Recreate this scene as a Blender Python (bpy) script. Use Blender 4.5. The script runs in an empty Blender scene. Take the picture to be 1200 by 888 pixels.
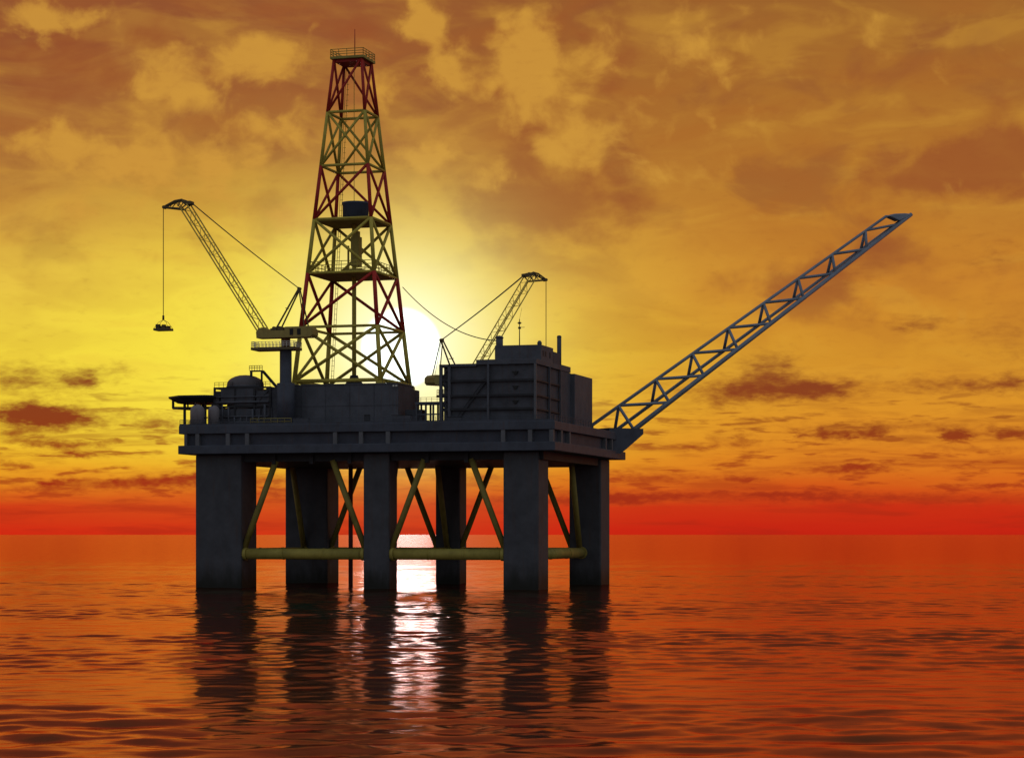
import bpy, bmesh, math, random
import numpy as np
from mathutils import Vector, Matrix
random.seed(7)
R = math.radians
S = bpy.context.scene
COL = S.collection

# ---------------------------------------------------------------- camera
cd = bpy.data.cameras.new("camera")
cam = bpy.data.objects.new("camera", cd); COL.objects.link(cam)
cam.location = (0, 0, 12.0); cam.rotation_euler = (R(90), 0, 0)
cd.lens = 79.38; cd.sensor_width = 36.0; cd.shift_y = 0.1517      # level shift lens: verticals stay vertical
cd.clip_start = 1.0; cd.clip_end = 400000.0
S.camera = cam

# ---------------------------------------------------------------- exposure
S.view_settings.view_transform = 'Standard'
S.view_settings.look = 'None'
S.view_settings.exposure = 0.0
S.view_settings.gamma = 1.0
S.view_settings.use_curve_mapping = False

SUN_AZ, SUN_EL = -2.81, 4.71           # degrees; azimuth from +Y towards +X

def lin(c):
    return tuple(((v/255)/12.92 if v/255 <= .04045 else ((v/255+.055)/1.055)**2.4) for v in c)

# ---------------------------------------------------------------- world: sunset sky
W_ = bpy.data.worlds.new("World"); S.world = W_
W_.use_nodes = True
nt = W_.node_tree; nt.nodes.clear()
LK = nt.links.new
def _in(sock, v):
    if isinstance(v, bpy.types.NodeSocket): LK(v, sock)
    else: sock.default_value = v
def M(op, a, b=0.0, c=0.0, clamp=False):
    n = nt.nodes.new('ShaderNodeMath'); n.operation = op; n.use_clamp = clamp
    for i, v in enumerate((a, b, c)): _in(n.inputs[i], v)
    return n.outputs[0]
def VM(op, a, b=(0,0,0), c=(0,0,0), out=0):
    n = nt.nodes.new('ShaderNodeVectorMath'); n.operation = op
    _in(n.inputs[0], a); _in(n.inputs[1], b)
    if op == 'MULTIPLY_ADD': _in(n.inputs[2], c)
    return n.outputs['Value'] if out else n.outputs[0]
def COMB(x, y, z=0.0):
    n = nt.nodes.new('ShaderNodeCombineXYZ')
    for i, v in enumerate((x, y, z)): _in(n.inputs[i], v)
    return n.outputs[0]
def SMOOTH(v, a, b, lo=0.0, hi=1.0):
    n = nt.nodes.new('ShaderNodeMapRange'); n.interpolation_type = 'SMOOTHSTEP'
    _in(n.inputs[0], v)
    for i, q in enumerate((a, b, lo, hi)): n.inputs[i+1].default_value = q
    return n.outputs[0]
def NOISE(vec, scale, detail=4.0, rough=0.55, dist=0.0, dim='3D'):
    n = nt.nodes.new('ShaderNodeTexNoise'); n.noise_dimensions = dim
    LK(vec, n.inputs['Vector'])
    n.inputs['Scale'].default_value = scale; n.inputs['Detail'].default_value = detail
    n.inputs['Roughness'].default_value = rough; n.inputs['Distortion'].default_value = dist
    return n
def RAMP(fac, stops, interp='B_SPLINE'):
    n = nt.nodes.new('ShaderNodeValToRGB'); LK(fac, n.inputs[0]); n.color_ramp.interpolation = interp
    el = n.color_ramp.elements
    while len(el) < len(stops): el.new(0.5)
    for e, (p, c) in zip(el, stops):
        e.position = p; e.color = (*lin(c), 1)
    return n.outputs[0]
def MIX(f, a, b, bt='MIX'):
    n = nt.nodes.new('ShaderNodeMix'); n.data_type = 'RGBA'; n.blend_type = bt
    _in(n.inputs['Factor'], f)
    for k, v in (('A', a), ('B', b)):
        s = [q for q in n.inputs if q.name == k and q.type == 'RGBA'][0]
        if isinstance(v, bpy.types.NodeSocket): LK(v, s)
        else: s.default_value = (*v, 1)
    return [q for q in n.outputs if q.type == 'RGBA'][0]

tc = nt.nodes.new('ShaderNodeTexCoord'); d = tc.outputs['Generated']
sep = nt.nodes.new('ShaderNodeSeparateXYZ'); LK(d, sep.inputs[0])
dx, dy, dz = sep.outputs
az = M('MULTIPLY', M('ARCTAN2', dx, dy), 180/math.pi)
el = M('MULTIPLY', M('ARCSINE', dz), 180/math.pi)
ela = M('ABSOLUTE', el)
flat = COMB(az, el)
# wobble so that cloud edges are ragged
wn = NOISE(flat, 0.9, 6.0, 0.62)
wob = VM('MULTIPLY', VM('SUBTRACT', wn.outputs['Color'], (.5, .5, .5)), (1.1, .9, 0))
wcol = VM('ADD', flat, wob)

E_ = lambda y: (626-y)/2646*57.3/20       # ramp position (0..1 = 0..20 degrees)
f20 = M('MULTIPLY', ela, 1/20, clamp=True)
# slight wobble of the bands
band = NOISE(VM('MULTIPLY', flat, (0.16, 1.3, 0)), 1.0, 4.0, 0.6).outputs['Fac']
f20w = M('ADD', f20, M('MULTIPLY', M('SUBTRACT', band, .5), .035), clamp=True)
left = RAMP(f20w, [(0, (210, 36, 18)), (E_(594), (208, 58, 22)), (E_(581), (216, 94, 25)), (E_(565), (226, 132, 30)), (E_(546), (236, 170, 37)), (E_(518), (240, 192, 46)),
                   (E_(470), (240, 202, 52)), (E_(410), (240, 208, 62)), (E_(340), (228, 186, 68)), (E_(270), (204, 150, 62)), (E_(190), (170, 108, 52)),
                   (E_(90), (150, 86, 48)), (1, (134, 76, 46))], 'LINEAR')
right = RAMP(f20w, [(0, (196, 34, 18)), (E_(594), (202, 48, 20)), (E_(574), (210, 86, 24)), (E_(550), (218, 118, 30)), (E_(515), (220, 136, 36)),
                    (E_(480), (220, 146, 40)), (E_(420), (210, 144, 43)), (E_(340), (202, 132, 44)), (E_(240), (184, 120, 44)), (E_(120), (170, 110, 44)),
                    (E_(0), (154, 98, 44)), (1, (130, 84, 46))], 'LINEAR')
sky = MIX(SMOOTH(az, -7, 9), left, right)
# high cloud deck seen in perspective: brown clouds with yellow lit gaps
den = M('ADD', M('MAXIMUM', dz, 0.0), 0.07)
plane = COMB(M('DIVIDE', dx, den), M('DIVIDE', dy, den))
hc = NOISE(VM('MULTIPLY', plane, (1.0, .55, 0)), 3.1, 7.0, 0.56, 0.6).outputs['Fac']
hc2 = NOISE(VM('ADD', VM('MULTIPLY', flat, (0.34, 0.5, 0)), (4.7, 2.2, 0)), 1.0, 5.0, 0.52, 0.5).outputs['Fac']
upper = SMOOTH(el, 4.5, 9.0)
leftness = SMOOTH(az, 8, -3, .35, 1.0)
# the sun's glow in the air
sd = (math.sin(R(SUN_AZ))*math.cos(R(SUN_EL)), math.cos(R(SUN_AZ))*math.cos(R(SUN_EL)), math.sin(R(SUN_EL)))
cosang = VM('DOT_PRODUCT', d, sd, out=1)
ang = M('MULTIPLY', M('ARCCOSINE', M('MINIMUM', cosang, 1.0)), 180/math.pi)
def GAUSS(s, k):
    q = M('DIVIDE', ang, s)
    return M('MULTIPLY', M('POWER', .36788, M('MULTIPLY', q, q)), k)
above = SMOOTH(el, 1.2, 3.2, .15, 1.0)
gd = VM('MULTIPLY', VM('SUBTRACT', flat, (SUN_AZ-2.9, SUN_EL-.3, 0)), (1/5.6, 1/3.2, 0))
g_wide = M('MULTIPLY', M('POWER', .36788, VM('DOT_PRODUCT', gd, gd, out=1)), above)
g_mid = M('MULTIPLY', GAUSS(2.9, 1.0), above)
sky = MIX(M('MULTIPLY', g_wide, .92), sky, lin((252, 232, 70)))
calm = M('SUBTRACT', 1.0, M('MULTIPLY', g_wide, .8))
dark_m = M('MULTIPLY', M('MULTIPLY', SMOOTH(hc2, .50, .66), M('MULTIPLY', upper, calm)), .50)
sky = MIX(dark_m, sky, lin((140, 78, 46)))
lit_m = M('MULTIPLY', M('MULTIPLY', SMOOTH(hc, .50, .66), upper), M('MULTIPLY', leftness, .30))
sky = MIX(lit_m, sky, lin((212, 158, 62)))

def BLOBS(lst, vec):
    acc = None
    for (px, py, rx, ry, w) in lst:
        a = math.degrees(math.atan((px-600)/2646)); e = math.degrees(math.atan((626-py)/2646*math.cos(R(a))))
        k = 57.3/2646
        sx, sy = 1/(rx*k), 1/(ry*k)
        q = VM('MULTIPLY_ADD', vec, (sx, sy, 0), (-a*sx, -e*sy, 0))
        g = M('POWER', .36788, VM('DOT_PRODUCT', q, q, out=1))
        acc = M('MULTIPLY', g, w) if acc is None else M('MULTIPLY_ADD', g, w, acc)
    return acc
lit = [(55, 20, 60, 22, 1.), (205, 105, 62, 48, .9), (310, 70, 50, 34, .9), (330, 160, 50, 26, .7), (495, 22, 26, 26, 1.1), (520, 78, 30, 34, 1.), (600, 70, 40, 50, .7),
       (505, 190, 34, 26, .9), (572, 208, 22, 24, .8), (60, 172, 46, 30, .9), (165, 195, 60, 30, .9), (260, 195, 40, 28, .7), (640, 90, 50, 70, .7), (670, 165, 50, 30, .6),
       (800, 60, 120, 60, .45), (780, 190, 120, 40, .4), (1050, 40, 120, 40, .3), (340, 250, 90, 26, .5), (450, 100, 22, 40, .5), (80, 250, 80, 24, .5)]
upd = [(150, 45, 120, 34, .7), (420, 30, 60, 24, .7), (660, 40, 46, 60, .5), (600, 245, 66, 60, .9), (690, 240, 90, 36, 1.), (620, 150, 34, 40, .8), (60, 90, 70, 40, .7), (440, 200, 90, 40, .5),
       (1110, 200, 86, 34, 1.5), (1030, 290, 50, 34, 1.0), (950, 345, 60, 34, 1.4), (1180, 165, 50, 30, .9), (1160, 100, 80, 60, .3), (250, 290, 130, 20, .4), (720, 80, 30, 50, .6), (880, 110, 90, 30, .3), (1190, 190, 50, 30, .6)]
low = [(955, 457, 46, 11, 1.5), (862, 459, 46, 11, 1.1), (893, 438, 34, 15, .75), (910, 425, 22, 14, .45), (842, 476, 16, 6, .5), (36, 486, 46, 11, 1.7), (90, 492, 50, 12, .8), (20, 444, 48, 15, .9), (97, 446, 24, 10, 1.1),
       (140, 435, 20, 8, .5), (185, 495, 30, 8, .95), (20, 506, 30, 5, .7), (100, 520, 36, 5, .9), (60, 520, 26, 5, .6), (90, 532, 30, 4, 1.1), (140, 516, 14, 3, .6), (160, 566, 80, 6, 1.2),
       (60, 566, 22, 4, 1.), (15, 546, 24, 5, 1.), (20, 517, 30, 4, .7), (215, 558, 34, 5, 1.), (40, 574, 60, 3, .7), (180, 518, 22, 4, .5), (1075, 380, 34, 9, .75), (1000, 328, 26, 16, .35), (1160, 300, 40, 20, .3), (1085, 450, 60, 9, .6), (1160, 452, 50, 7, .7), (1190, 445, 22, 12, .5),
       (1060, 500, 120, 7, .65), (970, 510, 20, 6, 1.3), (935, 509, 10, 4, .9), (1020, 509, 16, 8, 1.), (994, 510, 6, 4, .8), (1119, 511, 17, 6, 1.6), (1188, 509, 30, 6, 1.3), (872, 517, 16, 7, 1.), (818, 524, 26, 4, 1.),
       (835, 512, 14, 6, .5), (980, 550, 60, 5, 1.), (1010, 546, 20, 4, .8), (870, 561, 30, 4, 1.1), (760, 560, 60, 7, .9), (800, 580, 120, 5, .9), (1080, 585, 130, 6, .9), (1170, 569, 40, 2.5, 1.1), (940, 580, 60, 4, .8), (1140, 527, 60, 4, .6), (730, 585, 60, 5, .8),
       (1156, 551, 8, 5, .7), (560, 560, 60, 5, .8), (340, 563, 70, 5, 1.), (330, 580, 80, 5, .9), (620, 587, 90, 5, .8), (780, 455, 40, 8, .25), (1180, 395, 40, 24, .35)]
mot = NOISE(VM('ADD', VM('MULTIPLY', flat, (.32, .95, 0)), (2.3, 7.7, 0)), 1.0, 5.0, .5, .5).outputs['Fac']
mid = SMOOTH(el, 2.6, 5.0); gate = SMOOTH(el, 4.2, 6.2)
sky = MIX(M('MULTIPLY', M('MULTIPLY', SMOOTH(mot, .47, .66), M('MULTIPLY', mid, calm)), .22), sky, lin((166, 92, 38)))
sky = MIX(M('MULTIPLY', M('MULTIPLY', SMOOTH(mot, .50, .34), mid), .20), sky, lin((226, 172, 60)))
puff = NOISE(VM('MULTIPLY', flat, (1, 1.15, 0)), 1.05, 5.0, 0.52, .3).outputs['Fac']
puff2 = NOISE(VM('ADD', VM('MULTIPLY', flat, (1, 1.5, 0)), (9.1, 3.3, 0)), .8, 4.0, 0.5, .3).outputs['Fac']
sky = MIX(M('MULTIPLY', SMOOTH(M('MULTIPLY_ADD', M('SUBTRACT', puff2, .5), 2.0, BLOBS(upd, wcol)), .15, 1.2), M('MULTIPLY', gate, M('MULTIPLY', calm, .74))), sky, lin((148, 78, 42)))
lit = [(a, b, c, d_, w*1.15) for a, b, c, d_, w in lit]
sky = MIX(M('MULTIPLY', SMOOTH(M('MULTIPLY_ADD', M('SUBTRACT', puff, .5), 2.2, BLOBS(lit, wcol)), .28, 1.05), M('MULTIPLY', gate, .82)), sky, lin((208, 152, 60)))
wobs = VM('ADD', flat, VM('MULTIPLY', VM('SUBTRACT', NOISE(VM('MULTIPLY', flat, (1, 2.4, 0)), 2.6, 5.0, 0.6).outputs['Color'], (.5, .5, .5)), (1.1, .34, 0)))
lown = NOISE(VM('MULTIPLY', flat, (1, 2.6, 0)), 2.2, 5.0, .6, .2).outputs['Fac']
low = [(a, b, c*1.1, d_*1.25, w*1.15) for a, b, c, d_, w in low]
lowm = M('MULTIPLY', SMOOTH(M('MULTIPLY_ADD', M('SUBTRACT', lown, .5), 1.7, BLOBS(low, wobs)), .0, 1.75), 1.0)
thin = NOISE(VM('MULTIPLY', flat, (.26, 2.6, 0)), 1.0, 6.0, .6, .3).outputs['Fac']
lowm2 = M('MULTIPLY', M('MULTIPLY', SMOOTH(thin, .47, .66), SMOOTH(el, 4.6, 2.4)), .5)
lowc = RAMP(f20, [(0, (168, 36, 20)), (E_(560), (160, 52, 22)), (E_(500), (142, 62, 26)), (E_(430), (136, 66, 34)), (1, (130, 76, 44))], 'LINEAR')
thin2 = NOISE(VM('ADD', VM('MULTIPLY', flat, (.75, 4.6, 0)), (3.1, 8.3, 0)), 1.0, 5.0, .58, .2).outputs['Fac']
lowm3 = M('MULTIPLY', M('MULTIPLY', SMOOTH(thin2, .50, .66), M('MULTIPLY', SMOOTH(el, 4.6, 2.6), SMOOTH(el, .5, 1.1))), M('MULTIPLY', SMOOTH(ang, 2.6, 5.0), .74))
lowm2 = M('MAXIMUM', lowm2, lowm3)
sky = MIX(M('MAXIMUM', lowm, lowm2), sky, lowc)
sky = MIX(M('MULTIPLY', g_mid, .84), sky, lin((255, 248, 150)))
sky = MIX(M('MULTIPLY', GAUSS(1.7, 1.35), 1.0, clamp=True), sky, (1.15, 1.05, .62))
disc = SMOOTH(ang, 1.08, .86)
sky = MIX(disc, sky, (1.9, 2.1, 1.9))
bg_s = nt.nodes.new('ShaderNodeBackground'); LK(sky, bg_s.inputs[0]); bg_s.inputs[1].default_value = 1.0
# the half of the sky behind the viewer: plain clear dusk sky
ns = nt.nodes.new('ShaderNodeTexSky'); ns.sky_type = 'NISHITA'; ns.sun_disc = False
ns.sun_elevation = R(SUN_EL); ns.sun_rotation = R(SUN_AZ); ns.air_density = 1.2; ns.dust_density = 2.0
bg_n0 = nt.nodes.new('ShaderNodeBackground'); LK(ns.outputs[0], bg_n0.inputs[0]); bg_n0.inputs[1].default_value = 0.06
bg_c = nt.nodes.new('ShaderNodeBackground'); bg_c.inputs[0].default_value = (.78, .86, 1.0, 1); bg_c.inputs[1].default_value = 0.30   # even blue-grey fill, added to brighten the rig's near side
bg_n = nt.nodes.new('ShaderNodeAddShader'); LK(bg_n0.outputs[0], bg_n.inputs[0]); LK(bg_c.outputs[0], bg_n.inputs[1])
shp = (math.sin(R(SUN_AZ)), math.cos(R(SUN_AZ)), 0)
front = SMOOTH(M('SUBTRACT', VM('DOT_PRODUCT', d, shp, out=1), M('MULTIPLY', M('MAXIMUM', dz, 0.0), .35)), -.05, .75)
mx = nt.nodes.new('ShaderNodeMixShader'); LK(front, mx.inputs[0]); LK(bg_n.outputs[0], mx.inputs[1]); LK(bg_s.outputs[0], mx.inputs[2])
wo = nt.nodes.new('ShaderNodeOutputWorld'); LK(mx.outputs[0], wo.inputs[0])
W_.cycles.sampling_method = 'MANUAL'; W_.cycles.sample_map_resolution = 2048

# ---------------------------------------------------------------- sun lamp
sl = bpy.data.lights.new("sun", 'SUN'); sl.energy = 0.022; sl.angle = R(1.9); sl.color = (.44, 1.0, .92)
so = bpy.data.objects.new("sun", sl); COL.objects.link(so)
so.location = (-60, 900, 200)
so.rotation_euler = Vector(sd).to_track_quat('Z', 'Y').to_euler()

# ---------------------------------------------------------------- materials
def paint(name, col, rough=.5, var=.25, metal=0.0, scale=.35, rust=0.0, bump=.0):
    m = bpy.data.materials.new(name); m.use_nodes = True
    t = m.node_tree; b = t.nodes['Principled BSDF']; L = t.links.new
    tcn = t.nodes.new('ShaderNodeTexCoord')
    n1 = t.nodes.new('ShaderNodeTexNoise'); L(tcn.outputs['Object'], n1.inputs['Vector'])
    n1.inputs['Scale'].default_value = scale; n1.inputs['Detail'].default_value = 8; n1.inputs['Roughness'].default_value = .65
    mp = t.nodes.new('ShaderNodeMapping'); L(tcn.outputs['Object'], mp.inputs[0]); mp.inputs['Scale'].default_value = (2.2, 2.2, .12)
    n2 = t.nodes.new('ShaderNodeTexNoise'); L(mp.outputs[0], n2.inputs['Vector']); n2.inputs['Scale'].default_value = .9; n2.inputs['Detail'].default_value = 6
    r1 = t.nodes.new('ShaderNodeMapRange'); L(n1.outputs['Fac'], r1.inputs[0]); r1.inputs[1].default_value = .3; r1.inputs[2].default_value = .7
    r1.inputs[3].default_value = 1-var; r1.inputs[4].default_value = 1+var
    mul = t.nodes.new('ShaderNodeMix'); mul.data_type = 'RGBA'; mul.blend_type = 'MULTIPLY'; mul.inputs['Factor'].default_value = 1
    mul.inputs[6].default_value = (*col, 1); L(r1.outputs[0], mul.inputs[7])
    out = mul.outputs[2]
    if rust > 0:
        r2 = t.nodes.new('ShaderNodeMapRange'); L(n2.outputs['Fac'], r2.inputs[0]); r2.inputs[1].default_value = .55; r2.inputs[2].default_value = .75
        r2.inputs[3].default_value = 0; r2.inputs[4].default_value = rust
        mm = t.nodes.new('ShaderNodeMix'); mm.data_type = 'RGBA'; L(r2.outputs[0], mm.inputs['Factor']); L(out, mm.inputs[6]); mm.inputs[7].default_value = (.09, .04, .02, 1)
        out = mm.outputs[2]
    L(out, b.inputs['Base Color'])
    b.inputs['Roughness'].default_value = rough; b.inputs['Metallic'].default_value = metal
    b.inputs['Specular IOR Level'].default_value = .15
    if bump:
        bp = t.nodes.new('ShaderNodeBump'); L(n1.outputs['Fac'], bp.inputs['Height']); bp.inputs['Strength'].default_value = bump; bp.inputs['Distance'].default_value = .1
        L(bp.outputs[0], b.inputs['Normal'])
    return m
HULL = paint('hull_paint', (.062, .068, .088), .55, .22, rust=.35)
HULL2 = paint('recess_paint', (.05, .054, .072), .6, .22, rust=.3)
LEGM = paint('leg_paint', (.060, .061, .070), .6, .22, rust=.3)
def wet(m):
    # marine growth and wet staining that climbs unevenly above the waterline
    t = m.node_tree; L = t.links.new; b = t.nodes['Principled BSDF']; src = b.inputs['Base Color'].links[0].from_socket
    g = t.nodes.new('ShaderNodeNewGeometry'); sp = t.nodes.new('ShaderNodeSeparateXYZ'); L(g.outputs['Position'], sp.inputs[0])
    mp = t.nodes.new('ShaderNodeMapping'); L(g.outputs['Position'], mp.inputs[0]); mp.inputs['Scale'].default_value = (1, 1, .3)
    n = t.nodes.new('ShaderNodeTexNoise'); L(mp.outputs[0], n.inputs['Vector']); n.inputs['Scale'].default_value = .7; n.inputs['Detail'].default_value = 6
    ad = t.nodes.new('ShaderNodeMath'); ad.operation = 'MULTIPLY_ADD'; L(n.outputs['Fac'], ad.inputs[0]); ad.inputs[1].default_value = -5.0; L(sp.outputs[2], ad.inputs[2])
    r = t.nodes.new('ShaderNodeMapRange'); r.interpolation_type = 'SMOOTHSTEP'; L(ad.outputs[0], r.inputs[0]); r.inputs[1].default_value = -1.0; r.inputs[2].default_value = 4.2
    mm = t.nodes.new('ShaderNodeMix'); mm.data_type = 'RGBA'; L(r.outputs[0], mm.inputs['Factor']); mm.inputs[6].default_value = (.018, .018, .015, 1); L(src, mm.inputs[7])
    L(mm.outputs[2], b.inputs['Base Color'])
wet(LEGM)
STIF = paint('stiffener_paint', (.11, .11, .12), .55, .15)
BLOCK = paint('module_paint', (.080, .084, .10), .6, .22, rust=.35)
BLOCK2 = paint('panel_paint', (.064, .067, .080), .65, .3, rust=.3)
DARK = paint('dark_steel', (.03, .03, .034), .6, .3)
YEL = paint('yellow_paint', (.44, .35, .06), .5, .2, rust=.3)
RED = paint('red_paint', (.38, .03, .022), .5, .2, rust=.2)
OLIVE = paint('ochre_grating', (.30, .24, .06), .6, .25)
YEL_SHADE = paint('shaded_yellow_paint', (.23, .185, .045), .55, .25, rust=.4)  # brace yellow with the deck's shade put into the colour, plus rust
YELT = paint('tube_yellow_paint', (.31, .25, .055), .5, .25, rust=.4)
CRANE = paint('crane_paint', (.30, .23, .07), .5, .2, rust=.3)
BOOMY = paint('boom_yellow_paint', (.58, .43, .09), .5, .2, rust=.3)
CRANED = paint('crane_dark', (.12, .09, .045), .55, .2)
BOOM = paint('boom_galvanised', (.21, .24, .29), .42, .18, metal=.2)
NAVY = paint('navy_paint', (.06, .075, .12), .5, .15)
VESS = paint('vessel_paint', (.20, .18, .19), .45, .15, rust=.2)
WHITE = paint('white_rail_paint', (.6, .58, .52), .5, .1)
CABLE = paint('cable_steel', (.05, .045, .035), .5, .1)
GLASS = paint('dark_glass', (.012, .012, .014), .15, .1)
CARGO = paint('cargo_crates', (.10, .07, .035), .7, .3, scale=2)

# ---------------------------------------------------------------- helpers
TH = R(16); CC, SS = math.cos(TH), math.sin(TH)
RW, RL = 79.6, 60.4                            # the rig's deck: width along u, depth along v
AX, AY = 8.3-RW*CC, 440+RW*SS                  # its front left corner in the world
def rigw(u, v, z): return Vector((AX+u*CC+v*SS, AY-u*SS+v*CC, z))

class MB:
    """collects shapes into one mesh"""
    def __init__(s): s.bm = bmesh.new(); s.mi = 0
    def _v(s, pts): return [s.bm.verts.new(p) for p in pts]
    def _f(s, vs):
        try:
            f = s.bm.faces.new(vs); f.material_index = s.mi; return f
        except ValueError: return None
    def box(s, a, b):
        x0, y0, z0 = a; x1, y1, z1 = b
        v = s._v([(x0,y0,z0),(x1,y0,z0),(x1,y1,z0),(x0,y1,z0),(x0,y0,z1),(x1,y0,z1),(x1,y1,z1),(x0,y1,z1)])
        for q in ((0,3,2,1),(4,5,6,7),(0,1,5,4),(1,2,6,5),(2,3,7,6),(3,0,4,7)): s._f([v[i] for i in q])
        return s
    def tube(s, p, q, r, r2=None, n=8, cap=True):
        p, q = Vector(p), Vector(q); ax = (q-p).normalized()
        up = Vector((0,0,1)) if abs(ax.z) < .95 else Vector((1,0,0))
        e1 = ax.cross(up).normalized(); e2 = ax.cross(e1)
        r2 = r if r2 is None else r2
        A = [p+(e1*math.cos(2*math.pi*(i+.5)/n)+e2*math.sin(2*math.pi*(i+.5)/n))*r for i in range(n)]
        B = [q+(e1*math.cos(2*math.pi*(i+.5)/n)+e2*math.sin(2*math.pi*(i+.5)/n))*r2 for i in range(n)]
        va, vb = s._v(A), s._v(B)
        for i in range(n):
            f = s._f([va[i], vb[i], vb[(i+1)%n], va[(i+1)%n]])
            if f and n > 6: f.smooth = True
        if cap: s._f(va); s._f(vb[::-1])
        return s
    def path(s, pts, r, n=6):
        for a, b in zip(pts, pts[1:]): s.tube(a, b, r, n=n)
        return s
    def lathe(s, c, prof, n=28):
        rings = []
        for (r, z) in prof:
            if r < 1e-4: rings.append(s._v([(c[0], c[1], z)]))
            else: rings.append(s._v([(c[0]+r*math.cos(2*math.pi*i/n), c[1]+r*math.sin(2*math.pi*i/n), z) for i in range(n)]))
        for a, b in zip(rings, rings[1:]):
            for i in range(n):
                j = (i+1) % n
                if len(a) == 1 and len(b) == 1: continue
                if len(a) == 1: f = s._f([a[0], b[j], b[i]])
                elif len(b) == 1: f = s._f([a[i], a[j], b[0]])
                else: f = s._f([a[i], a[j], b[j], b[i]])
                if f: f.smooth = True
        if len(rings[0]) > 1: s._f(rings[0][::-1])
        if len(rings[-1]) > 1: s._f(rings[-1])
        return s
    def prism(s, poly, z0, z1):
        a = s._v([(x, y, z0) for x, y in poly]); b = s._v([(x, y, z1) for x, y in poly])
        n = len(poly)
        s._f(a[::-1]); s._f(b)
        for i in range(n): s._f([a[i], a[(i+1)%n], b[(i+1)%n], b[i]])
        return s
    def prism_v(s, poly, v0, v1):
        """polygon in the x-z plane extruded along y"""
        a = s._v([(x, v0, z) for x, z in poly]); b = s._v([(x, v1, z) for x, z in poly])
        n = len(poly)
        s._f(a); s._f(b[::-1])
        for i in range(n): s._f([a[i], b[i], b[(i+1)%n], a[(i+1)%n]])
        return s
    def rail(s, pts, h=1.1, r=.045, gap=1.8, rails=(1.0, .55)):
        for a, b in zip(pts, pts[1:]):
            a, b = Vector(a), Vector(b); L = (b-a).length; n = max(1, round(L/gap))
            for i in range(n+1):
                p = a.lerp(b, i/n); s.tube(p, p+Vector((0,0,h)), r, n=5)
            for k in rails: s.tube(a+Vector((0,0,h*k)), b+Vector((0,0,h*k)), r, n=5)
        return s
    def build(s, name, mat, parent, bevel=0.0):
        bmesh.ops.recalc_face_normals(s.bm, faces=s.bm.faces[:])
        base = Vector(parent.get('_base', (0, 0, 0)))
        bmesh.ops.translate(s.bm, verts=s.bm.verts[:], vec=-base)
        me = bpy.data.meshes.new(name); s.bm.to_mesh(me); s.bm.free()
        for m in (mat if isinstance(mat, (list, tuple)) else [mat]): me.materials.append(m)
        o = bpy.data.objects.new(name, me); COL.objects.link(o); o.parent = parent
        if parent.type == 'MESH': o['_base'] = tuple(base)
        else: o['_base'] = tuple(base)
        if bevel:
            b = o.modifiers.new('bevel', 'BEVEL'); b.width = bevel; b.segments = 2; b.limit_method = 'ANGLE'
        return o
def thing(name, label, cat, base, group=None):
    """an Empty standing on the rig at rig coordinates `base`"""
    o = bpy.data.objects.new(name, None); COL.objects.link(o); o.empty_display_size = 1
    o.location = rigw(*base); o.rotation_euler = (0, 0, -TH); o['_base'] = tuple(base)
    o['label'] = label; o['category'] = cat
    if group: o['group'] = group
    return o
def thing_at(name, label, cat, loc, rz, group=None):
    o = bpy.data.objects.new(name, None); COL.objects.link(o); o.empty_display_size = 1
    o.location = loc; o.rotation_euler = (0, 0, rz); o['_base'] = (0, 0, 0)
    o['label'] = label; o['category'] = cat
    if group: o['group'] = group
    return o

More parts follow.
